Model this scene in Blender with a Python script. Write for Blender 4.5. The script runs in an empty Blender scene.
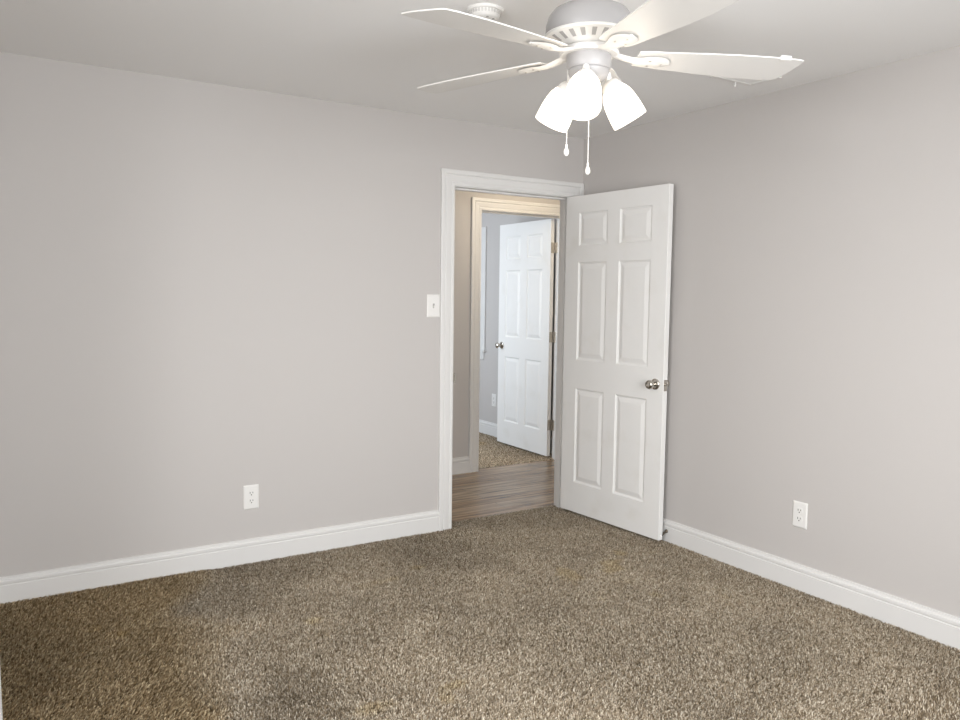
import bpy, bmesh, math, random
import numpy as np
from mathutils import Vector, Matrix

scene = bpy.context.scene
COL = scene.collection
R = math.radians

# ------------------------------------------------------------------ camera
CAM = Vector((-3.3455, -4.0683, 1.4216))
yaw, pitch, roll = R(32.26), R(-4.74), R(0.72)
fw = Vector((math.sin(yaw)*math.cos(pitch), math.cos(yaw)*math.cos(pitch), math.sin(pitch)))
rt = Vector((math.cos(yaw), -math.sin(yaw), 0))
up = rt.cross(fw)
r2 = rt*math.cos(roll) + up*math.sin(roll)
u2 = -rt*math.sin(roll) + up*math.cos(roll)
cd = bpy.data.cameras.new('camera')
cd.sensor_fit = 'HORIZONTAL'
cd.sensor_width = 36.0
cd.lens = 787.83/960*36.0
cd.clip_start = 0.02
cam = bpy.data.objects.new('camera', cd)
cam.matrix_world = Matrix(((r2.x, u2.x, -fw.x, CAM.x), (r2.y, u2.y, -fw.y, CAM.y), (r2.z, u2.z, -fw.z, CAM.z), (0, 0, 0, 1)))
COL.objects.link(cam)
scene.camera = cam

# ------------------------------------------------------------------ world, lights, exposure
w = bpy.data.worlds.new('world')
scene.world = w
w.use_nodes = True
w.node_tree.nodes['Background'].inputs[0].default_value = (0.80, 0.90, 1.0, 1)
w.node_tree.nodes['Background'].inputs[1].default_value = 1.2
vs = scene.view_settings
vs.view_transform = 'Standard'
vs.look = 'None'
vs.exposure = 0.09
vs.gamma = 1.0
vs.use_curve_mapping = False
try:
    scene.cycles.use_denoising = True
    scene.cycles.max_bounces = 14
    scene.cycles.diffuse_bounces = 8
    scene.cycles.sample_clamp_indirect = 6.0
except Exception:
    pass

def area(name, loc, target, sx, sy, power, color, spread=180):
    l = bpy.data.lights.new(name, 'AREA')
    l.shape = 'RECTANGLE'; l.size = sx; l.size_y = sy; l.energy = power; l.color = color
    l.spread = R(spread)
    o = bpy.data.objects.new(name, l)
    o.location = loc
    o.rotation_euler = (Vector(target) - Vector(loc)).to_track_quat('-Z', 'Z').to_euler()
    COL.objects.link(o)
    return o

# daylight through the rear and far room windows, and added fill from the alcove side
area('rear_window_daylight', (-1.95, -4.36, 1.45), (-2.15, 0, 0.55), 1.75, 1.35, 60, (0.985, 0.995, 1.0), 140)
area('alcove_fill_light', (-4.16, -3.1, 1.45), (0, -1.9, -0.35), 1.15, 1.35, 45, (1.0, 0.99, 0.98), 125)
area('far_window_daylight', (-1.46, 2.75, 1.4), (1.0, 2.5, 1.1), 1.5, 1.4, 39, (0.83, 0.91, 1.0))
pl = bpy.data.lights.new('hall_lamp', 'POINT')
pl.energy = 14; pl.color = (1.0, 0.86, 0.66); pl.shadow_soft_size = 0.12
plo = bpy.data.objects.new('hall_lamp', pl); plo.location = (0.35, 0.46, 2.25); COL.objects.link(plo)

# ------------------------------------------------------------------ materials
def mat(name, color, rough=0.5, metal=0.0, bump=None, spec=None, coat=0.0):
    m = bpy.data.materials.new(name); m.use_nodes = True
    nt = m.node_tree; b = nt.nodes['Principled BSDF']
    b.inputs['Base Color'].default_value = (*color, 1)
    b.inputs['Roughness'].default_value = rough
    b.inputs['Metallic'].default_value = metal
    if spec is not None: b.inputs['Specular IOR Level'].default_value = spec
    if coat: b.inputs['Coat Weight'].default_value = coat
    tc = nt.nodes.new('ShaderNodeTexCoord')
    n = nt.nodes.new('ShaderNodeTexNoise')
    sc, st, var = bump or (40.0, 0.02, 0.0)
    n.inputs['Scale'].default_value = sc; n.inputs['Detail'].default_value = 3
    nt.links.new(tc.outputs['Object'], n.inputs['Vector'])
    bp = nt.nodes.new('ShaderNodeBump'); bp.inputs['Strength'].default_value = st; bp.inputs['Distance'].default_value = 0.002
    nt.links.new(n.outputs['Fac'], bp.inputs['Height']); nt.links.new(bp.outputs['Normal'], b.inputs['Normal'])
    return m

M = {}
M['wall'] = mat('wall_paint', (0.545, 0.521, 0.505), 0.62, bump=(160, 0.10, 0), spec=0.3)
M['ceiling'] = mat('ceiling_paint', (0.88, 0.875, 0.865), 0.9, bump=(220, 0.15, 0), spec=0.1)
M['trim'] = mat('trim_paint', (0.73, 0.722, 0.71), 0.38, bump=(60, 0.02, 0))
M['door'] = mat('door_paint', (0.84, 0.835, 0.82), 0.42, bump=(90, 0.05, 0))
M['plastic'] = mat('white_plastic', (0.80, 0.79, 0.77), 0.35)
M['fan_white'] = mat('fan_white_enamel', (0.72, 0.705, 0.68), 0.4)
M['fan_grey'] = mat('fan_pewter_white_enamel', (0.37, 0.36, 0.36), 0.4)
M['dark'] = mat('dark_slot', (0.10, 0.095, 0.09), 0.6)
M['slot_grey'] = mat('vent_slot_grey', (0.36, 0.35, 0.34), 0.6)
M['pale_slot'] = mat('pale_slot_grey', (0.60, 0.585, 0.565), 0.6)
M['nickel'] = mat('brushed_nickel', (0.60, 0.57, 0.52), 0.22, 1.0)
M['hinge'] = mat('satin_hinge_steel', (0.55, 0.51, 0.45), 0.35, 1.0)
M['chain'] = mat('white_bead_chain', (0.82, 0.81, 0.78), 0.3)
M['bare'] = mat('unfinished_slab', (0.5, 0.48, 0.45), 0.9)

def shade_mat():
    m = bpy.data.materials.new('lit_frosted_glass'); m.use_nodes = True
    nt = m.node_tree; b = nt.nodes['Principled BSDF']
    b.inputs['Base Color'].default_value = (0.95, 0.93, 0.9, 1)
    b.inputs['Roughness'].default_value = 0.35
    b.inputs['Emission Color'].default_value = (1.0, 0.87, 0.70, 1)
    b.inputs['Emission Strength'].default_value = 3.5
    return m
M['shade'] = shade_mat()

def pile_mat(name, tint):
    m = bpy.data.materials.new(name); m.use_nodes = True
    nt = m.node_tree; b = nt.nodes['Principled BSDF']
    at = nt.nodes.new('ShaderNodeAttribute'); at.attribute_name = 'yarn'
    mx = nt.nodes.new('ShaderNodeMix'); mx.data_type = 'RGBA'; mx.blend_type = 'MULTIPLY'
    mx.inputs['Factor'].default_value = 1.0
    nt.links.new(at.outputs['Color'], mx.inputs['A']); mx.inputs['B'].default_value = (*tint, 1)
    nt.links.new(mx.outputs['Result'], b.inputs['Base Color'])
    b.inputs['Roughness'].default_value = 0.85
    b.inputs['Specular IOR Level'].default_value = 0.15
    return m

def wood_mat():
    m = bpy.data.materials.new('grey_brown_plank'); m.use_nodes = True
    nt = m.node_tree; L = nt.links; b = nt.nodes['Principled BSDF']
    tc = nt.nodes.new('ShaderNodeTexCoord')
    br = nt.nodes.new('ShaderNodeTexBrick')
    br.inputs['Scale'].default_value = 1.0
    br.inputs['Brick Width'].default_value = 1.1; br.inputs['Row Height'].default_value = 0.125
    br.inputs['Mortar Size'].default_value = 0.0016; br.inputs['Mortar Smooth'].default_value = 0.2
    br.offset = 0.37
    br.inputs['Color1'].default_value = (0.27, 0.19, 0.12, 1)
    br.inputs['Color2'].default_value = (0.34, 0.275, 0.205, 1)
    br.inputs['Mortar'].default_value = (0.07, 0.05, 0.04, 1)
    L.new(tc.outputs['Object'], br.inputs['Vector'])
    mp = nt.nodes.new('ShaderNodeMapping'); mp.inputs['Scale'].default_value = (2.2, 38, 1)
    L.new(tc.outputs['Object'], mp.inputs['Vector'])
    n = nt.nodes.new('ShaderNodeTexNoise'); n.inputs['Scale'].default_value = 1.0; n.inputs['Detail'].default_value = 6; n.inputs['Distortion'].default_value = 0.6
    L.new(mp.outputs['Vector'], n.inputs['Vector'])
    cr = nt.nodes.new('ShaderNodeValToRGB')
    cr.color_ramp.elements[0].position = 0.32; cr.color_ramp.elements[0].color = (0.42, 0.37, 0.32, 1)
    cr.color_ramp.elements[1].position = 0.68; cr.color_ramp.elements[1].color = (1.55, 1.50, 1.42, 1)
    L.new(n.outputs['Fac'], cr.inputs['Fac'])
    mx = nt.nodes.new('ShaderNodeMix'); mx.data_type = 'RGBA'; mx.blend_type = 'MULTIPLY'; mx.inputs['Factor'].default_value = 1
    L.new(br.outputs['Color'], mx.inputs['A']); L.new(cr.outputs['Color'], mx.inputs['B'])
    L.new(mx.outputs['Result'], b.inputs['Base Color'])
    b.inputs['Roughness'].default_value = 0.27
    bp = nt.nodes.new('ShaderNodeBump'); bp.inputs['Strength'].default_value = 0.12; bp.inputs['Distance'].default_value = 0.002
    L.new(n.outputs['Fac'], bp.inputs['Height']); L.new(bp.outputs['Normal'], b.inputs['Normal'])
    return m
M['wood'] = wood_mat()

def door_stain(m):
    """a faint beige scuff low on the opened door's leaf"""
    nt = m.node_tree; L = nt.links; b = nt.nodes['Principled BSDF']
    tc = nt.nodes.new('ShaderNodeTexCoord')
    n = nt.nodes.new('ShaderNodeTexNoise'); n.inputs['Scale'].default_value = 5.0; n.inputs['Detail'].default_value = 4
    L.new(tc.outputs['Object'], n.inputs['Vector'])
    cr = nt.nodes.new('ShaderNodeValToRGB')
    cr.color_ramp.elements[0].position = 0.55; cr.color_ramp.elements[0].color = (0.84, 0.835, 0.82, 1)
    cr.color_ramp.elements[1].position = 0.85; cr.color_ramp.elements[1].color = (0.78, 0.765, 0.73, 1)
    L.new(n.outputs['Fac'], cr.inputs['Fac']); L.new(cr.outputs['Color'], b.inputs['Base Color'])
door_stain(M['door'])

# ------------------------------------------------------------------ mesh helpers
def tag(o, label=None, cat=None, group=None, kind=None):
    if label: o['label'] = label
    if cat: o['category'] = cat
    if group: o['group'] = group
    if kind: o['kind'] = kind
    return o

def obj(name, bm, m, parent=None, smooth=False, bevel=0.0, segs=2, loc=None):
    bmesh.ops.recalc_face_normals(bm, faces=bm.faces[:])
    me = bpy.data.meshes.new(name); bm.to_mesh(me); bm.free()
    o = bpy.data.objects.new(name, me); COL.objects.link(o)
    for mm in (m if isinstance(m, (list, tuple)) else [m]): me.materials.append(mm)
    if smooth:
        for p in me.polygons: p.use_smooth = True
        try: me.set_sharp_from_angle(angle=R(40))
        except Exception: pass
    if bevel > 0:
        b = o.modifiers.new('bevel', 'BEVEL'); b.width = bevel; b.segments = segs; b.limit_method = 'ANGLE'; b.angle_limit = R(50)
    if loc is not None: o.location = loc
    if parent is not None: o.parent = parent
    return o

def empty(name, loc=(0, 0, 0), rotz=0.0):
    o = bpy.data.objects.new(name, None); o.empty_display_size = 0.05
    o.location = loc; o.rotation_euler = (0, 0, rotz); COL.objects.link(o)
    return o

def box(bm, x0, x1, y0, y1, z0, z1, mi=0):
    v = [bm.verts.new(p) for p in ((x0, y0, z0), (x1, y0, z0), (x1, y1, z0), (x0, y1, z0), (x0, y0, z1), (x1, y0, z1), (x1, y1, z1), (x0, y1, z1))]
    for f in ((0, 3, 2, 1), (4, 5, 6, 7), (0, 1, 5, 4), (1, 2, 6, 5), (2, 3, 7, 6), (3, 0, 4, 7)):
        fc = bm.faces.new([v[i] for i in f]); fc.material_index = mi
    return v

def sweep(bm, paths, close_ends=True):
    """paths: list of polylines (one per profile vertex), all of the same length; skins neighbours, profile closed"""
    vs_ = [[bm.verts.new(p) for p in path] for path in paths]
    n = len(vs_)
    for i in range(n):
        a, b = vs_[i], vs_[(i+1) % n]
        for k in range(len(a)-1):
            bm.faces.new((a[k], a[k+1], b[k+1], b[k]))
    if close_ends:
        bm.faces.new([r[0] for r in vs_]); bm.faces.new([r[-1] for r in reversed(vs_)])

def lathe(bm, prof, seg=32, mtx=None, cap=True):
    """prof: list of (r, z), revolved about z, then moved by mtx"""
    rings = []
    for r_, z_ in prof:
        if r_ < 1e-6:
            rings.append([bm.verts.new((0, 0, z_))])
        else:
            rings.append([bm.verts.new((r_*math.cos(2*math.pi*k/seg), r_*math.sin(2*math.pi*k/seg), z_)) for k in range(seg)])
    for a, b in zip(rings[:-1], rings[1:]):
        for k in range(seg):
            k2 = (k+1) % seg
            if len(a) == 1 and len(b) == 1: continue
            if len(a) == 1: bm.faces.new((a[0], b[k2], b[k]))
            elif len(b) == 1: bm.faces.new((a[k], a[k2], b[0]))
            else: bm.faces.new((a[k], a[k2], b[k2], b[k]))
    if cap:
        for rg in (rings[0], rings[-1]):
            if len(rg) > 2: bm.faces.new(rg)
    if mtx is not None:
        vv = [v for rg in rings for v in rg]
        bmesh.ops.transform(bm, matrix=mtx, verts=vv)

def align(p, d):
    """matrix that carries +z onto direction d and the origin to p"""
    return Matrix.Translation(Vector(p)) @ Vector(d).normalized().to_track_quat('Z', 'Y').to_matrix().to_4x4()

def tube(bm, pts, r_, seg=10):
    pts = [Vector(p) for p in pts]
    rings = []
    for i, p in enumerate(pts):
        d = (pts[min(i+1, len(pts)-1)] - pts[max(i-1, 0)]).normalized()
        q = d.to_track_quat('Z', 'Y').to_matrix()
        rr = r_[i] if isinstance(r_, (list, tuple)) else r_
        rings.append([bm.verts.new(p + q @ Vector((rr*math.cos(2*math.pi*k/seg), rr*math.sin(2*math.pi*k/seg), 0))) for k in range(seg)])
    for a, b in zip(rings[:-1], rings[1:]):
        for k in range(seg):
            bm.faces.new((a[k], a[(k+1) % seg], b[(k+1) % seg], b[k]))
    bm.faces.new(rings[0][::-1]); bm.faces.new(rings[-1])

# ------------------------------------------------------------------ room numbers
H = 2.44
ZF = -0.009                 # carpet backing
XL = -3.350                 # left wall face
YR = -4.25                  # rear wall face
XA = -4.05                  # alcove wall face
WT = 0.11                   # wall thickness
J0, J1, JT = -0.9666, -0.0985, 2.055      # first doorway, clear opening
H2 = 1.255                  # hall's far wall face
K0, K1, KT = 0.013, 0.842, 2.084          # second doorway, clear opening
FX = 0.995                  # far room's right wall face

def structure(name, bm, m, label=None, cat=None, **k):
    return tag(obj(name, bm, m, **k), label, cat, kind='structure')

# floors
bm = bmesh.new(); box(bm, XA-0.1, 0.1, YR-0.1, 0.098, -0.12, ZF)
structure('floor', bm, mat('carpet_backing', (0.20, 0.155, 0.105), 0.95))
bm = bmesh.new(); box(bm, -2.4, 1.9, 0.098, 1.326, -0.12, -0.004)
structure('floor_hall', bm, M['wood'])
bm = bmesh.new(); box(bm, -1.5, 1.1, 1.326, 5.0, -0.12, ZF)
structure('floor_far_room', bm, mat('far_carpet_backing', (0.22, 0.18, 0.13), 0.95))
# ceilings
bm = bmesh.new(); box(bm, XA-0.1, 0.1, YR-0.1, WT, H, H+0.1)
structure('ceiling', bm, M['ceiling'])
bm = bmesh.new(); box(bm, -2.4, 1.9, WT, H2+WT, H, H+0.1)
structure('ceiling_hall', bm, M['ceiling'])
bm = bmesh.new(); box(bm, -1.5, 1.1, H2+WT, 5.0, H, H+0.1)
structure('ceiling_far_room', bm, M['ceiling'])

def wall_y(name, x0, x1, y0, y1, openings, m=None):
    """a wall that runs along x, with (xa, xb, za, zb) openings"""
    bm = bmesh.new(); xs = x0
    for xa, xb, za, zb in sorted(openings):
        box(bm, xs, xa, y0, y1, -0.1, H)
        box(bm, xa, xb, y0, y1, zb, H)
        if za > 0: box(bm, xa, xb, y0, y1, -0.1, za)
        xs = xb
    box(bm, xs, x1, y0, y1, -0.1, H)
    return structure(name, bm, m or M['wall'])

def wall_x(name, x0, x1, y0, y1, openings, m=None):
    bm = bmesh.new(); ys = y0
    for ya, yb, za, zb in sorted(openings):
        box(bm, x0, x1, ys, ya, -0.1, H)
        box(bm, x0, x1, ya, yb, zb, H)
        if za > 0: box(bm, x0, x1, ya, yb, -0.1, za)
        ys = yb
    box(bm, x0, x1, ys, y1, -0.1, H)
    return structure(name, bm, m or M['wall'])

JB = 0.018
wall_y('wall_back', XL-0.1, 0.0, 0.0, WT, [(J0-JB, J1+JB, -1, JT+JB)])
wall_x('wall_right', 0.0, 0.1, YR-0.1, WT, [])
wall_y('wall_rear', XA-0.1, 0.0, YR-0.1, YR, [(-2.85, -1.05, 0.75, 2.15)])
wall_x('wall_left', XL-0.1, XL, -1.4, 0.0, [])
wall_y('wall_alcove_end', XA, XL-0.1, -1.5, -1.4, [])
wall_x('wall_alcove', XA-0.1, XA, YR, -1.4, [(-3.7, -2.5, 0.75, 2.15)])
# hall
wall_y('wall_hall_far', -2.4, 1.9, H2, H2+WT, [(K0-JB, K1+JB, -1, KT+JB)])
wall_y('wall_hall_near', 0.0, 1.9, WT-0.1, WT, [])
wall_x('wall_hall_left', -2.5, -2.4, WT, H2, [])
wall_x('wall_hall_right', 1.9, 2.0, WT, H2, [])
# far room
wall_x('wall_far_right', FX, FX+0.1, H2+WT, 5.0, [(2.79, 3.71, 0.86, 2.02)])
wall_y('wall_far_back', -1.5, 1.1, 5.0, 5.1, [])
wall_x('wall_far_left', -1.6, -1.5, H2+WT, 5.0, [(1.95, 3.55, 0.7, 2.1)])

# ------------------------------------------------------------------ windows (all but one jamb outside the frame)
def window(name, axis, a0, a1, z0, z1, face, depth, inward):
    """axis 'y': window in a wall running along x.  face = wall face on the room side, depth = signed thickness outwards"""
    root = empty(name, (0, 0, 0)); tag(root, kind='structure')
    def bx(bm, p0, p1, d0, d1, q0, q1):
        d0, d1 = min(d0, d1), max(d0, d1)
        if axis == 'y': box(bm, p0, p1, d0, d1, q0, q1)
        else: box(bm, d0, d1, p0, p1, q0, q1)
    s = inward; c = 0.085
    bm = bmesh.new()
    bx(bm, a0-c, a0, face, face+s*0.017, z0, z1); bx(bm, a1, a1+c, face, face+s*0.017, z0, z1)
    bx(bm, a0-c, a1+c, face, face+s*0.017, z1, z1+c)
    bx(bm, a0-c+0.02, a1+c-0.02, face, face+s*0.014, z0-0.10, z0-0.025)
    obj('casing', bm, M['trim'], root, bevel=0.004)
    bm = bmesh.new(); bx(bm, a0-c-0.015, a1+c+0.015, face+s*0.035, face-s*0.06, z0-0.025, z0)
    obj('sill', bm, M['trim'], root, bevel=0.004)
    bm = bmesh.new(); zm = (z0+z1)/2
    d0, d1 = face-s*0.035, face-s*0.075
    for (p0, p1, q0, q1) in ((a0, a0+0.045, z0, z1), (a1-0.045, a1, z0, z1), (a0+0.045, a1-0.045, z0, z0+0.05), (a0+0.045, a1-0.045, z1-0.045, z1), (a0+0.045, a1-0.045, zm-0.02, zm+0.02)):
        bx(bm, p0, p1, d0, d1, q0, q1)
    obj('sash', bm, M['trim'], root, bevel=0.003)
    return root
window('window_1', 'y', -2.85, -1.05, 0.75, 2.15, YR, -0.1, 1)
window('added_window_2', 'x', -3.7, -2.5, 0.75, 2.15, XA, -0.1, 1)  # added alcove window, unseen, an opening for the fill light
window('window_3', 'x', 2.79, 3.71, 0.86, 2.02, FX, 0.1, -1)

# ------------------------------------------------------------------ baseboards
BB = [(0.0, 0.0), (0.014, 0.0), (0.014, 0.086), (0.0100, 0.088), (0.0100, 0.093), (0.0145, 0.097), (0.0145, 0.108), (0.012, 0.113), (0.0070, 0.1145), (0.0070, 0.1185), (0.0065, 0.1265), (0.0, 0.127)]
def baseboard(name, p0, p1, nrm):
    """runs p0 to p1 in plan, standing out of the wall along nrm"""
    bm = bmesh.new(); zb = ZF
    sweep(bm, [[(p[0]+nrm[0]*t, p[1]+nrm[1]*t, z if z > 0 else zb) for p in (p0, p1)] for t, z in BB])
    return structure(name, bm, M['trim'])
CW = 0.0925
CI0, CI1, CIT = J0-0.005, J1+0.005, JT+0.004
baseboard('baseboard_back', (XL, 0), (CI0-CW, 0), (0, -1))
baseboard('baseboard_right', (0, YR), (0, -0.02), (-1, 0))
baseboard('baseboard_left', (XL, -1.4), (XL, -0.0145), (1, 0))
baseboard('baseboard_rear', (XA, YR), (0, YR), (0, 1))
baseboard('baseboard_hall_far', (-2.4, H2), (K0-0.005-CW, H2), (0, -1))
baseboard('baseboard_hall_end', (K1+0.005+CW, H2), (1.9, H2), (0, -1))
baseboard('baseboard_far_right', (FX, H2+WT), (FX, 5.0), (-1, 0))

# ------------------------------------------------------------------ door trims
CP = [(0, 0), (0, 0.008), (0.003, 0.0105), (0.009, 0.0115), (0.016, 0.0115), (0.019, 0.0085), (0.024, 0.0085), (0.030, 0.0115), (0.052, 0.0145), (0.060, 0.0145), (0.063, 0.0115), (0.067, 0.0165), (0.072, 0.0180), (0.088, 0.0180), (CW, 0.0150), (CW, 0)]
def casing(bm, i0, i1, it, y, s, wmax1=None):
    """casing about an opening on wall face y, standing out along s; wmax1 cuts the right leg's width"""
    paths = []
    for wd, t in CP:
        w1 = wd if wmax1 is None else min(wd, wmax1)
        paths.append([(i0-wd, y+s*t, ZF), (i0-wd, y+s*t, it+wd), (i1+w1, y+s*t, it+wd), (i1+w1, y+s*t, ZF)])
    sweep(bm, paths)

def jamb(bm, j0, j1, jt, y0, y1):
    box(bm, j0-JB+0.001, j0, y0, y1, ZF, jt+JB-0.001)
    box(bm, j1, j1+JB-0.001, y0, y1, ZF, jt+JB-0.001)
    box(bm, j0, j1, y0, y1, jt, jt+JB-0.001)
def stops(bm, j0, j1, jt, y0, y1):
    box(bm, j0, j0+0.011, y0, y1, ZF, jt); box(bm, j1-0.011, j1, y0, y1, ZF, jt)
    box(bm, j0+0.011, j1-0.011, y0, y1, jt-0.011, jt)

tr = empty('trim_1', ((J0+J1)/2, 0.05, 0)); tag(tr, 'white moulded casing and jamb around the open bedroom doorway', 'door frame', kind='structure')
def under(o, root):
    o.parent = root; o.matrix_parent_inverse = Matrix.Translation(-root.location); return o
bm = bmesh.new(); casing(bm, CI0, CI1, CIT, 0.0, -1, 0.0915); under(obj('casing', bm, M['trim']), tr)
bm = bmesh.new(); casing(bm, CI0, CI1, CIT, WT, 1, 0.0915); under(obj('casing', bm, M['trim']), tr)
bm = bmesh.new(); jamb(bm, J0, J1, JT, 0.0, WT); under(obj('jamb', bm, M['trim'], bevel=0.0015), tr)
bm = bmesh.new(); stops(bm, J0, J1, JT, 0.041, 0.076); under(obj('stop_moulding', bm, M['trim'], bevel=0.002), tr)
bm = bmesh.new(); box(bm, J0, J0+0.0025, 0.004, 0.034, 0.893, 0.951); box(bm, J0, J0+0.004, -0.0185, 0.004, 0.893, 0.951)
sp = under(obj('strike_plate', bm, M['nickel'], bevel=0.001), tr); sp['label'] = 'small nickel strike plate on the left jamb'
bm = bmesh.new(); box(bm, J0+0.0022, J0+0.0032, 0.012, 0.028, 0.908, 0.936)
so = obj('latch_hole', bm, M['dark']); so.parent = sp

tr2 = empty('trim_2', ((K0+K1)/2, H2+0.05, 0)); tag(tr2, 'cream lit casing around the second doorway across the hall', 'door frame', kind='structure')
L0, L1, LT = K0-0.005, K1+0.005, KT+0.003
bm = bmesh.new(); casing(bm, L0, L1, LT, H2, -1); under(obj('casing', bm, M['trim']), tr2)
bm = bmesh.new(); casing(bm, L0, L1, LT, H2+WT, 1); under(obj('casing', bm, M['trim']), tr2)
bm = bmesh.new(); jamb(bm, K0, K1, KT, H2, H2+WT); under(obj('jamb', bm, M['trim'], bevel=0.0015), tr2)
bm = bmesh.new(); stops(bm, K0, K1, KT, H2+0.034, H2+0.069); under(obj('stop_moulding', bm, M['trim'], bevel=0.002), tr2)

# ------------------------------------------------------------------ six-panel door leaves
def leaf_mesh(W_, HT, T, us, zs):
    """leaf spans x 0..W_, y 0 (seen face) .. T, z 0..HT; panels between us pairs and zs pairs on both faces"""
    bm = bmesh.new()
    uc = [0.0] + [u for pr in us for u in pr] + [W_]
    zc = [0.0] + [z for pr in zs for z in pr] + [HT]
    rings = [(0.0, 0.0), (0.004, 0.0035), (0.011, 0.0075), (0.016, 0.0075), (0.020, 0.0065), (0.040, 0.0015), (0.044, 0.0010)]
    for side in (0, 1):
        Y = lambda d: d if side == 0 else T-d
        g = {(i, j): bm.verts.new((u, Y(0), z)) for i, u in enumerate(uc) for j, z in enumerate(zc)}
        for i in range(len(uc)-1):
            for j in range(len(zc)-1):
                c = [g[i, j], g[i+1, j], g[i+1, j+1], g[i, j+1]]
                if i % 2 == 1 and j % 2 == 1:
                    prev = c
                    u0, u1, z0, z1 = uc[i], uc[i+1], zc[j], zc[j+1]
                    for o_, d in rings[1:]:
                        cur = [bm.verts.new(p) for p in ((u0+o_, Y(d), z0+o_), (u1-o_, Y(d), z0+o_), (u1-o_, Y(d), z1-o_), (u0+o_, Y(d), z1-o_))]
                        for k in range(4): bm.faces.new((prev[k], prev[(k+1) % 4], cur[(k+1) % 4], cur[k]))
                        prev = cur
                    bm.faces.new(prev)
                else:
                    bm.faces.new(c)
        if side == 0: g0 = g
        else: g1 = g
    nu, nz = len(uc)-1, len(zc)-1
    for i in range(nu):
        bm.faces.new((g0[i, 0], g1[i, 0], g1[i+1, 0], g0[i+1, 0])); bm.faces.new((g0[i, nz], g0[i+1, nz], g1[i+1, nz], g1[i, nz]))
    for j in range(nz):
        bm.faces.new((g0[0, j], g0[0, j+1], g1[0, j+1], g1[0, j])); bm.faces.new((g0[nu, j], g1[nu, j], g1[nu, j+1], g0[nu, j+1]))
    return bm

def knob(parent, u, y, z, s):
    """rose and round knob standing out of a leaf face along y*s"""
    d = (0, s, 0)
    bm = bmesh.new(); lathe(bm, [(0.0, 0.0), (0.0325, 0.0), (0.0325, 0.003), (0.030, 0.006), (0.024, 0.009), (0.014, 0.0105), (0.0, 0.0105)], 36, align((u, y, z), d))
    k = obj('door_knob', bm, M['nickel'], parent, smooth=True); k['label'] = 'round satin nickel knob'
    bm = bmesh.new()
    lathe(bm, [(0.0, 0.008), (0.0115, 0.008), (0.0105, 0.022), (0.0125, 0.030), (0.0215, 0.036), (0.0265, 0.044), (0.0270, 0.051), (0.0245, 0.058), (0.018, 0.0625), (0.010, 0.064), (0.0085, 0.0625), (0.0, 0.0625)], 36, align((u, y, z), d))
    g = obj('grip', bm, M['nickel'], k, smooth=True)
    return k

US = ((0.122, 0.376), (0.477, 0.730))
def panels_z(base): return tuple((a-base, b-base) for a, b in ((0.216, 0.830), (1.014, 1.635), (1.737, 1.945)))

# open bedroom door: hinge corner of its seen face at (-0.138,-0.011), free end towards the right wall
th = 1.6292
Z0 = 0.018
P = Vector((-0.138, -0.011, Z0))
W1 = 0.852
# local +x runs from the hinge to the free edge, local +y from the seen face to the back face
ex = Vector((-math.cos(th), -math.sin(th), 0)); ey = Vector((-ex.y, ex.x, 0))
d1 = obj('door_1', leaf_mesh(W1, 2.034, 0.035, US, panels_z(Z0)), M['door'])
d1.matrix_world = Matrix(((ex.x, ey.x, 0, P.x), (ex.y, ey.y, 0, P.y), (0, 0, 1, P.z), (0, 0, 0, 1)))
bv = d1.modifiers.new('bevel', 'BEVEL'); bv.width = 0.0015; bv.segments = 1; bv.limit_method = 'ANGLE'; bv.angle_limit = R(60)
tag(d1, 'white six-panel door standing open against the right wall', 'door', kind='structure')
knob(d1, 0.793, 0.0, 0.922-Z0, -1)
knob(d1, 0.793, 0.035, 0.922-Z0, 1)
bm = bmesh.new(); box(bm, W1-0.0005, W1+0.002, 0.005, 0.030, 0.875-Z0+0.012, 0.945-Z0+0.006)
lp = obj('latch_plate', bm, M['nickel'], d1, bevel=0.0008); lp['label'] = 'nickel latch plate set into the door edge'
bm = bmesh.new(); tube(bm, [(W1+0.001, 0.0175, 0.922-Z0), (W1+0.012, 0.0175, 0.922-Z0)], 0.0075, 12)
obj('latch_bolt', bm, M['nickel'], lp, smooth=True)

# far door across the hall
d2 = obj('door_2', leaf_mesh(0.818, 2.060, 0.035, ((0.115, 0.357), (0.461, 0.703)), panels_z(0.0)), M['door'])
P2 = Vector((0.796, H2+WT+0.014, 0.016)); a2 = R(88.7)
ex = Vector((math.cos(a2), math.sin(a2), 0)); ey = Vector((ex.y, -ex.x, 0))
d2.matrix_world = Matrix(((ex.x, ey.x, 0, P2.x), (ex.y, ey.y, 0, P2.y), (0, 0, 1, P2.z), (0, 0, 0, 1)))
tag(d2, 'white six-panel door standing open in the far room beyond the hall', 'door', kind='structure')
knob(d2, 0.757, 0.0, 0.93, -1)
for hz in (1.815, 1.045, 0.275):
    bm = bmesh.new()
    box(bm, -0.0025, 0.0, 0.002, 0.034, hz-0.045, hz+0.045)
    h_ = obj('hinge', bm, M['hinge'], d2, bevel=0.0006); h_['label'] = 'satin steel butt hinge'
    bm = bmesh.new()
    for k in range(5):
        tube(bm, [(-0.007, 0.041, hz-0.045+0.018*k+0.0006), (-0.007, 0.041, hz-0.045+0.018*(k+1)-0.0006)], 0.0065, 12)
    obj('knuckle', bm, M['hinge'], h_, smooth=True)
    bm = bmesh.new(); box(bm, -0.050, -0.014, 0.0435, 0.0455, hz-0.045, hz+0.045)
    obj('jamb_plate', bm, M['hinge'], h_, bevel=0.0006)

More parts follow.
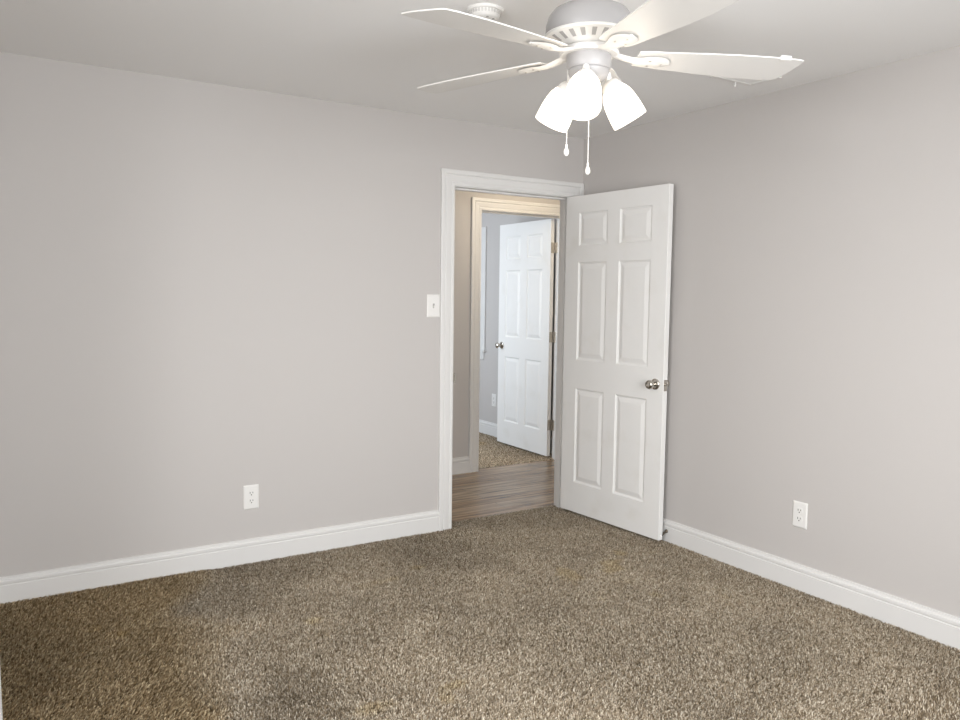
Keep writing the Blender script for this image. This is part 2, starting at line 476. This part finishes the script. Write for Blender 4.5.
# ------------------------------------------------------------------ wall plates
def plate_bm(wd, ht, t):
    bm = bmesh.new(); b = 0.006
    lo = [(-wd/2, -ht/2), (wd/2, -ht/2), (wd/2, ht/2), (-wd/2, ht/2)]
    v0 = [bm.verts.new((x, 0, z)) for x, z in lo]
    v1 = [bm.verts.new((x, -t*0.45, z)) for x, z in lo]
    v2 = [bm.verts.new((x*(1-2*b/wd), -t, z*(1-2*b/ht))) for x, z in lo]
    for a, c in ((v0, v1), (v1, v2)):
        for k in range(4): bm.faces.new((a[k], a[(k+1) % 4], c[(k+1) % 4], c[k]))
    bm.faces.new(v0); bm.faces.new(v2)
    return bm
def receptacle_bm(t0, t1):
    bm = bmesh.new(); pts = []
    for k in range(24):
        a = 2*math.pi*k/24
        x, z = 0.0185*math.cos(a), 0.0185*math.sin(a)
        pts.append((x, max(-0.0145, min(0.0145, z))))
    a_ = [bm.verts.new((x, t0, z)) for x, z in pts]; b_ = [bm.verts.new((x, t1, z)) for x, z in pts]
    for k in range(24): bm.faces.new((a_[k], a_[(k+1) % 24], b_[(k+1) % 24], b_[k]))
    bm.faces.new(b_); bm.faces.new(a_)
    return bm
def outlet(loc, rz, label, sx=1.0):
    r_ = empty('outlet', loc, rz); tag(r_, label, 'wall outlet', 'white wall outlets')
    obj('plate', plate_bm(0.080*sx, 0.128, 0.006), M['plastic'], r_)
    for dz in (0.0205, -0.0205):
        q = obj('receptacle', receptacle_bm(-0.004, -0.0078), M['plastic'], r_, loc=(0, 0, dz))
        bm = bmesh.new()
        box(bm, -0.0085, -0.0055, -0.0083, -0.007, -0.001, 0.009); box(bm, 0.0055, 0.0085, -0.0083, -0.007, 0.0, 0.008)
        lathe(bm, [(0, 0), (0.0032, 0), (0.0032, 0.001), (0, 0.001)], 12, align((0, -0.0073, -0.0075), (0, -1, 0)))
        obj('slots', bm, M['dark'], q)
    bm = bmesh.new(); lathe(bm, [(0, 0), (0.003, 0), (0.0025, 0.0012), (0, 0.0014)], 12, align((0, -0.006, 0), (0, -1, 0)))
    obj('screw', bm, M['plastic'], r_)
    return r_
outlet((-2.187, 0.0, 0.349), 0.0, 'white duplex outlet on the left-hand wall above the baseboard')
outlet((0.0, -1.716, 0.370), R(-90), 'white duplex outlet low on the right wall near the open door')
outlet((FX, 2.531, 0.360), R(-90), 'white outlet in the far room, seen through both doorways')

sw = empty('light_switch', (-1.107, 0.0, 1.353)); tag(sw, 'white toggle light switch beside the bedroom door casing', 'light switch')
obj('plate', plate_bm(0.084, 0.133, 0.006), M['plastic'], sw)
bm = bmesh.new(); box(bm, -0.0055, 0.0055, -0.0068, -0.005, -0.013, 0.013); obj('toggle_slot', bm, M['slot_grey'], sw)
bm = bmesh.new()
tv = box(bm, -0.0045, 0.0045, -0.006, -0.003, -0.006, 0.006)
bmesh.ops.translate(bm, verts=[tv[0], tv[1], tv[4], tv[5]], vec=(0, -0.013, -0.007))
obj('toggle', bm, M['plastic'], sw, bevel=0.001)
for dz in (0.03, -0.03):
    bm = bmesh.new(); lathe(bm, [(0, 0), (0.003, 0), (0.0025, 0.0012), (0, 0.0014)], 12, align((0, -0.006, dz), (0, -1, 0)))
    obj('screw', bm, M['plastic'], sw)

# ------------------------------------------------------------------ door stop on the right baseboard
ds = empty('door_stop', (-0.014, -0.853, 0.062)); tag(ds, 'bronze spring door stop on the right baseboard behind the open door', 'door stop')
bz = mat('aged_bronze', (0.20, 0.165, 0.125), 0.35, 0.9)
bm = bmesh.new(); lathe(bm, [(0, 0), (0.011, 0), (0.011, 0.003), (0.007, 0.008), (0, 0.008)], 20, align((0, 0, 0), (-1, 0, -0.25))); obj('mount', bm, bz, ds, smooth=True)
bm = bmesh.new(); pts = []
dv = Vector((-1, -0.05, -0.42)).normalized(); q = dv.to_track_quat('Z', 'Y').to_matrix()
for k in range(12*10+1):
    a = 2*math.pi*k/12; pts.append(dv*(0.007+0.0435*k/120) + q @ Vector((0.0052*math.cos(a), 0.0052*math.sin(a), 0)))
tube(bm, pts, 0.0014, 6); obj('spring', bm, bz, ds, smooth=True)
bm = bmesh.new(); lathe(bm, [(0, 0), (0.0065, 0), (0.008, 0.003), (0.008, 0.010), (0.006, 0.013), (0, 0.014)], 18, align(dv*0.049, dv)); obj('tip', bm, M['plastic'], ds, smooth=True)

# ------------------------------------------------------------------ smoke detector
sd = empty('smoke_detector', (-1.785, -1.600, H)); tag(sd, 'round white smoke detector on the ceiling behind a fan blade', 'smoke detector')
bm = bmesh.new(); lathe(bm, [(0, 0), (0.066, 0), (0.066, -0.007), (0.063, -0.010), (0, -0.010)], 48); obj('base', bm, M['plastic'], sd, smooth=True)
bm = bmesh.new(); lathe(bm, [(0, -0.008), (0.057, -0.010), (0.0555, -0.018), (0.051, -0.028), (0.044, -0.033), (0.027, -0.036), (0, -0.036)], 48); obj('cover', bm, M['plastic'], sd, smooth=True)
bm = bmesh.new()
for k in range(30):
    a = 2*math.pi*k/30; c, s = math.cos(a), math.sin(a)
    for z0, rr in ((-0.0135, 0.0570), (-0.0185, 0.0560)):
        lathe(bm, [(0, 0), (0.0042, 0), (0.0042, 0.0009), (0, 0.0009)], 8, align((rr*c*0.992, rr*s*0.992, z0), (c, s, -0.12)))
obj('vent_slots', bm, M['pale_slot'], sd)
for ax, ay in ((0.018, -0.028), (-0.012, -0.036)):
    bm = bmesh.new(); lathe(bm, [(0, 0), (0.0045, 0), (0.0045, -0.0012), (0, -0.0015)], 14, Matrix.Translation((ax, ay, -0.0350)))
    obj('indicator', bm, M['slot_grey'], sd)

# ------------------------------------------------------------------ ceiling vent
vx0, vx1, vy0, vy1 = -0.475, -0.200, -1.655, -1.475
cv = empty('ceiling_vent', ((vx0+vx1)/2, (vy0+vy1)/2, H)); tag(cv, 'white ceiling air register half hidden above the right fan blade', 'vent')
a, b = (vx1-vx0)/2, (vy1-vy0)/2
bm = bmesh.new(); fr = 0.028
for (p, q_, s, t) in ((-a, a, -b, -b+fr), (-a, a, b-fr, b), (-a, -a+fr, -b+fr, b-fr), (a-fr, a, -b+fr, b-fr)): box(bm, p, q_, s, t, -0.009, 0)
obj('frame', bm, M['plastic'], cv, bevel=0.003)
bm = bmesh.new(); box(bm, -a+fr, a-fr, -b+fr, b-fr, -0.0015, 0); obj('backing', bm, M['slot_grey'], cv)
n = 7
bm = bmesh.new()
for k in range(n):
    y = -b+fr+(2*b-2*fr)*(k+0.5)/n
    vv = box(bm, -a+fr, a-fr, y-0.0075, y+0.0075, -0.0030, -0.0018)
    bmesh.ops.rotate(bm, verts=vv, cent=(0, y, -0.0035), matrix=Matrix.Rotation(R(-14), 3, 'X'))
    bmesh.ops.translate(bm, verts=vv, vec=(0, 0, -0.002))
obj('louvres', bm, M['plastic'], cv)
bm = bmesh.new(); tube(bm, [(0.02, b-0.014, -0.008), (0.02, b-0.013, -0.022), (0.018, b-0.010, -0.028)], [0.004, 0.0035, 0.005], 10)
obj('damper_lever', bm, M['plastic'], cv, smooth=True)

# ------------------------------------------------------------------ ceiling fan
FC = Vector((-1.685, -2.065, 0))
fan = empty('ceiling_fan', (FC.x, FC.y, H)); tag(fan, 'white five-blade ceiling fan with three lit frosted glass shades', 'ceiling fan')
def z(v): return v - H
bm = bmesh.new(); lathe(bm, [(0, 0), (0.068, 0), (0.068, -0.012), (0.058, -0.030), (0.03, -0.042), (0, -0.042)], 40); obj('canopy', bm, M['fan_white'], fan, smooth=True)
bm = bmesh.new(); lathe(bm, [(0, -0.03), (0.0135, -0.03), (0.0135, z(2.33)), (0, z(2.33))], 24); obj('downrod', bm, M['fan_white'], fan, smooth=True)
bm = bmesh.new(); lathe(bm, [(0, z(2.336)), (0.03, z(2.336)), (0.064, z(2.335)), (0.094, z(2.329)), (0.117, z(2.317)), (0.131, z(2.299)), (0.1385, z(2.274)), (0.140, z(2.248)), (0.137, z(2.242)), (0, z(2.241))], 64)
obj('motor_housing', bm, M['fan_grey'], fan, smooth=True)
bm = bmesh.new(); VB = [(0.142, z(2.243)), (0.1445, z(2.239)), (0.143, z(2.234)), (0.134, z(2.232)), (0.118, z(2.2255)), (0.101, z(2.2155)), (0.088, z(2.207)), (0.080, z(2.203))]
lathe(bm, [(0, z(2.243))] + VB + [(0, z(2.203))], 64); vb = obj('vent_band', bm, M['fan_white'], fan, smooth=True)
bm = bmesh.new()
for k in range(22):
    a = 2*math.pi*(k+0.5)/22
    p0 = Vector((0.131*math.cos(a), 0.131*math.sin(a), z(2.2308))); p1 = Vector((0.103*math.cos(a), 0.103*math.sin(a), z(2.2167)))
    tn = Vector((-math.sin(a), math.cos(a), 0)); d = (p1-p0).normalized(); nn = d.cross(tn).normalized()
    if nn.z > 0: nn = -nn
    for w0, w1 in ((0.0074, 0.0058),):
        v = [bm.verts.new(q) for q in (p0-tn*w0+nn*0.0006, p0+tn*w0+nn*0.0006, p1+tn*w1+nn*0.0006, p1-tn*w1+nn*0.0006)]
        v2 = [bm.verts.new(q.co - nn*0.003) for q in v]
        bm.faces.new(v); bm.faces.new(v2[::-1])
        for i in range(4): bm.faces.new((v[i], v2[i], v2[(i+1) % 4], v[(i+1) % 4]))
obj('vent_slots', bm, M['slot_grey'], vb)
bm = bmesh.new(); lathe(bm, [(0, z(2.205)), (0.080, z(2.205)), (0.092, z(2.200)), (0.095, z(2.190)), (0.090, z(2.183)), (0, z(2.183))], 48); obj('flywheel', bm, M['fan_white'], fan, smooth=True)
bm = bmesh.new(); lathe(bm, [(0, z(2.186)), (0.069, z(2.186)), (0.071, z(2.181)), (0.071, z(2.148)), (0.067, z(2.140)), (0.064, z(2.139)), (0.066, z(2.135)), (0.061, z(2.120)), (0.048, z(2.106)), (0.024, z(2.096)), (0.012, z(2.090)), (0, z(2.088))], 48)
obj('switch_housing', bm, M['fan_grey'], fan, smooth=True)

BR, PH = 0.690, -30.0
def blade_bm():
    """radial along +x; +y is the trailing tangent; pitched so the -y edge stands high"""
    bm = bmesh.new(); top, bot = [], []
    near = [(0.152, 0.050), (0.20, 0.060), (0.26, 0.063), (0.36, 0.075), (0.48, 0.0845), (0.58, 0.0870), (0.65, 0.0850), (0.668, 0.0830), (0.6755, 0.0790), (0.678, 0.0720)]
    tip = [(0.676, 0.035), (0.671, 0.004), (0.664, -0.026), (0.656, -0.054)]
    far = [(0.651, -0.0690), (0.641, -0.0775), (0.60, -0.0825), (0.50, -0.0835), (0.38, -0.075), (0.27, -0.063), (0.20, -0.057), (0.152, -0.048)]
    out = [(r_, -t) for r_, t in near + tip + far]
    cp, sp_ = math.cos(R(7.5)), math.sin(R(7.5))
    for r_, t in out:
        bot.append(bm.verts.new((r_, t*cp, -t*sp_-0.0022))); top.append(bm.verts.new((r_, t*cp, -t*sp_+0.0022)))
    bm.faces.new(bot[::-1]); bm.faces.new(top)
    for k in range(len(out)):
        j = (k+1) % len(out); bm.faces.new((bot[k], bot[j], top[j], top[k]))
    return bm
def iron_bm():
    """cast arm from the flywheel, flaring into a leaf plate under the blade root"""
    bm = bmesh.new(); secs = []
    st = [(0.070, 0.026, 0.006, 0.0055), (0.092, 0.023, 0.003, 0.0065), (0.115, 0.021, -0.002, 0.007), (0.138, 0.020, -0.006, 0.0065), (0.165, 0.028, -0.0095, 0.0055), (0.190, 0.037, -0.0080, 0.004), (0.215, 0.041, -0.0080, 0.004), (0.238, 0.036, -0.0080, 0.004), (0.254, 0.024, -0.0080, 0.004), (0.262, 0.008, -0.0080, 0.0035)]
    for r_, hw, zc, t in st:
        k = min(1.0, max(0.0, (r_-0.10)/0.06)); an = R(7.5)*k; ring = []
        for y, dz in ((-hw, t*0.3), (-hw*0.55, -t*0.75), (0, -t*1.15), (hw*0.55, -t*0.75), (hw, t*0.3), (0, t)):
            ring.append(bm.verts.new((r_, y*math.cos(an), zc+dz-y*math.sin(an))))
        secs.append(ring)
    for a_, b_ in zip(secs[:-1], secs[1:]):
        for k in range(6): bm.faces.new((a_[k], a_[(k+1) % 6], b_[(k+1) % 6], b_[k]))
    bm.faces.new(secs[0]); bm.faces.new(secs[-1][::-1])
    return bm
b0 = obj('blade', blade_bm(), M['fan_white'], fan, bevel=0.0015)
i0 = obj('blade_iron', iron_bm(), M['fan_white'], b0, smooth=True)
sc_ = []
for r_, t in ((0.195, 0.018), (0.195, -0.018), (0.235, 0.0)):
    bm = bmesh.new(); lathe(bm, [(0, 0), (0.0040, 0), (0.0035, -0.0008), (0, -0.0012)], 10, Matrix.Translation((r_, t, -0.0130-t*math.sin(R(7.5)))))
    sc_.append(obj('screw', bm, M['hinge'], b0))
b0.location = (0, 0, z(2.186)); b0.rotation_euler = (0, R(1.9), R(PH+3.5))
for k in range(1, 5):
    bb = b0.copy(); COL.objects.link(bb); bb.parent = fan
    bb.rotation_euler = (0, R(1.9), R(PH+72*k+(0, 0, -1.0, 3.0, 0)[k]))
    for c0 in [i0] + sc_:
        cc = c0.copy(); COL.objects.link(cc); cc.parent = bb

bm = bmesh.new(); box(bm, 0.596, 0.632, -0.088, -0.0755, 0.0055, 0.0195)
bc = obj('balance_clip', bm, M['plastic'], b0, bevel=0.002); bc['label'] = 'small white balancing clip on the blade edge'
SHS = 0.83
SH = [(0.0300, 0.0), (0.0370, 0.005), (0.0470, 0.016), (0.0560, 0.034), (0.0625, 0.058), (0.0665, 0.086), (0.0688, 0.116), (0.0695, 0.146), (0.0685, 0.1490), (0.0660, 0.1475)]
SH = [(r_*SHS, q_*SHS) for r_, q_ in SH]
for k, az in enumerate((-137.0, -17.0, 103.0)):
    a = R(az); t = R(34)
    d = Vector((math.cos(a)*math.sin(t), math.sin(a)*math.sin(t), -math.cos(t)))
    p = Vector((math.cos(a)*0.080, math.sin(a)*0.083, z(2.094)))
    bm = bmesh.new()
    lathe(bm, [(0, -0.022), (0.016, -0.022), (0.026, -0.014), (0.033, -0.002), (0.034, 0.010), (0.031, 0.012), (0, 0.006)], 32, align(p, d))
    tube(bm, [Vector((math.cos(a)*0.045, math.sin(a)*0.045, z(2.132))), Vector((math.cos(a)*0.066, math.sin(a)*0.066, z(2.131))), p-d*0.016], [0.012, 0.0115, 0.012], 14)
    obj('shade_holder', bm, M['fan_white'], fan, smooth=True)
    bm = bmesh.new()
    inner = [(r_-0.0035, q_) for r_, q_ in reversed(SH[:-1])]
    lathe(bm, SH + inner, 48, align(p, d), cap=False)
    s_ = obj('lamp_shade', bm, M['shade'], fan, smooth=True); s_['label'] = 'lit frosted glass bell shade'
    bm = bmesh.new(); lathe(bm, [(0, 0.004), (0.011, 0.006), (0.012, 0.028), (0.019, 0.046), (0.024, 0.064), (0.022, 0.080), (0.012, 0.091), (0, 0.094)], 24, align(p, d))
    obj('bulb', bm, M['shade'], s_, smooth=True)
# pull chains
lat = Vector((0.846, -0.533, 0)); dep = Vector((0.533, 0.846, 0))
for off, zt_, zb_ in ((lat*-0.066 + dep*0.0, 2.150, 1.905), (lat*0.008 + dep*0.03, 2.100, 1.851)):
    bm = bmesh.new(); nb = int((zt_-zb_)/0.0042)
    for k in range(nb):
        zz = zt_ - (k+0.5)*(zt_-zb_)/nb
        lathe(bm, [(0, -0.0021), (0.0019, -0.0009), (0.0019, 0.0009), (0, 0.0021)], 6, Matrix.Translation(off + Vector((0, 0, z(zz)))))
    ch = obj('pull_chain', bm, M['chain'], fan)
    bm = bmesh.new(); lathe(bm, [(0, 0.004), (0.0035, 0.002), (0.004, -0.004), (0.0032, -0.008), (0.0065, -0.014), (0.0085, -0.021), (0.0080, -0.028), (0.0048, -0.034), (0, -0.036)], 18, Matrix.Translation(off + Vector((0, 0, z(zb_)))))
    obj('pendant', bm, M['chain'], ch, smooth=True)

# ------------------------------------------------------------------ carpet pile
def smooth_noise(x, y, scale, seed):
    rng = np.random.default_rng(seed)
    n = 64; g = rng.random((n, n))
    u, v = x/scale + 20.3, y/scale + 20.7
    i, j = np.floor(u).astype(int), np.floor(v).astype(int)
    fu, fv = u-i, v-j; fu = fu*fu*(3-2*fu); fv = fv*fv*(3-2*fv)
    G = lambda a, b: g[a % n, b % n]
    return (G(i, j)*(1-fu)+G(i+1, j)*fu)*(1-fv) + (G(i, j+1)*(1-fu)+G(i+1, j+1)*fu)*fv

def pile(name, x0, x1, y0, y1, dens, m, seed, label, thin=None, wide=1.0):
    rng = np.random.default_rng(seed)
    N = int((x1-x0)*(y1-y0)*dens)
    x = x0 + rng.random(N)*(x1-x0); y = y0 + rng.random(N)*(y1-y0)
    if thin is not None:
        k = thin(x, y); x, y = x[k], y[k]; N = len(x)
    f1 = smooth_noise(x, y, 0.55, seed+1); f2 = smooth_noise(x, y, 0.17, seed+2); f3 = smooth_noise(x, y, 0.30, seed+3)
    ln = 0.0090 + 0.006*rng.random(N)
    wd = (0.0008 + 0.0007*rng.random(N))*wide
    la = 2*math.pi*rng.random(N); lean = 0.25 + 0.75*rng.random(N)
    # pile brushed one way beside the left wall, mixed elsewhere
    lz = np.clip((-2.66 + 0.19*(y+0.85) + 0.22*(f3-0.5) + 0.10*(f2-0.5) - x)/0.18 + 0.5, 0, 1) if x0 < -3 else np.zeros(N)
    rl = 0.8*(1-0.72*lz)
    bx = np.cos(la)*lean*rl + 0.7*(f1-0.35)*(1-lz) + 0.30*lz; by = np.sin(la)*lean*rl + 0.6*(f2-0.5)*(1-lz) - 0.42*lz
    ln = ln*(1+0.70*lz); wd = wd*(1+0.25*lz)
    nrm = np.sqrt(bx*bx+by*by+1.0)
    dx, dy, dz = bx/nrm, by/nrm, 1.0/nrm
    az = math.pi*2*rng.random(N)
    wx, wy = np.cos(az)*wd, np.sin(az)*wd
    az2 = az + (rng.random(N)-0.5)*2.2
    vx, vy = np.cos(az2)*wd*1.15, np.sin(az2)*wd*1.15
    co = np.empty((N, 6, 3), np.float32)
    zb = ZF
    for k, (s, a_, b_) in enumerate(((0.0, wx, wy), (0.55, vx, vy), (1.0, vx*0.75, vy*0.75))):
        cx = x + dx*ln*s*(0.7+0.5*s); cy = y + dy*ln*s*(0.7+0.5*s); cz = zb + dz*ln*s*(1.08-0.08*s)
        co[:, 2*k, 0] = cx-a_; co[:, 2*k, 1] = cy-b_; co[:, 2*k, 2] = cz
        co[:, 2*k+1, 0] = cx+a_; co[:, 2*k+1, 1] = cy+b_; co[:, 2*k+1, 2] = cz
    np.clip(co[:, :, 0], x0, x1, out=co[:, :, 0]); np.clip(co[:, :, 1], y0, y1, out=co[:, :, 1])
    base = (np.arange(N)*6)[:, None]
    fc = np.concatenate([base + np.array([0, 1, 3, 2]), base + np.array([2, 3, 5, 4])], 1).reshape(-1).astype(np.int32)
    me = bpy.data.meshes.new(name)
    me.vertices.add(N*6); me.vertices.foreach_set('co', co.reshape(-1))
    me.loops.add(N*8); me.loops.foreach_set('vertex_index', fc)
    me.polygons.add(N*2); me.polygons.foreach_set('loop_start', np.arange(0, N*8, 4, dtype=np.int32))
    try: me.polygons.foreach_set('loop_total', np.full(N*2, 4, np.int32))
    except Exception: pass
    me.update(calc_edges=True)
    # yarn colour: mixed plies from dark umber to pale sand, a few ochre stains, wide worn patches
    v = rng.random(N)
    pal = np.array([(0.070, 0.046, 0.022), (0.330, 0.260, 0.176), (0.540, 0.460, 0.350), (0.950, 0.880, 0.750)])
    tt = v**0.9*3; i = np.minimum(tt.astype(int), 2); f = (tt-i)[:, None]
    c = pal[i]*(1-f)+pal[i+1]*f
    wear = 0.86 + 0.30*f1 + 0.14*(f3-0.5) + 0.10*(f2-0.5)
    c = c*wear[:, None]*np.array([0.735, 0.72, 0.70])
    st = np.clip((smooth_noise(x, y, 0.09, seed+7)*smooth_noise(x, y, 0.35, seed+9)-0.60)*6, 0, 1)[:, None]
    st = st*0.35
    c = c*(1-st) + c*np.array([1.10, 0.98, 0.62])*st
    c = c*(1 - lz[:, None]*np.array([-0.12, -0.03, 0.16]))  # warmer brown in the left zone, shade tone put into the yarn colour
    vc = np.ones((N, 6, 4), np.float32); vc[:, :, :3] = c[:, None, :]
    at = me.color_attributes.new('yarn', 'FLOAT_COLOR', 'POINT'); at.data.foreach_set('color', vc.reshape(-1))
    o = bpy.data.objects.new(name, me); COL.objects.link(o); me.materials.append(m)
    return tag(o, label, 'carpet', kind='stuff')

def near_view(x, y):
    rng = np.random.default_rng(5)
    keep = (y > -2.6) | (rng.random(len(x)) < 0.30)
    return keep & ~((x < -1.05) & (y > -0.003)) & ~((x > -0.10) & (y > -0.003)) & ~((x < -0.968) & (y > -0.003))
PM = pile_mat('bedroom_carpet_yarn', (1.0, 1.0, 1.0))
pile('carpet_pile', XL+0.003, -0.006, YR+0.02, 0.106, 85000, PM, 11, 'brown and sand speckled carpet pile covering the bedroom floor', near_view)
pile('carpet_pile', -1.4, FX-0.02, 1.320, 4.2, 36000, pile_mat('far_carpet_yarn', (1.5, 1.5, 1.52)), 23, 'tan carpet pile in the far room beyond the hall boards', lambda x, y: ((y > H2+WT) | ((x > K0) & (x < K1))), 1.2)
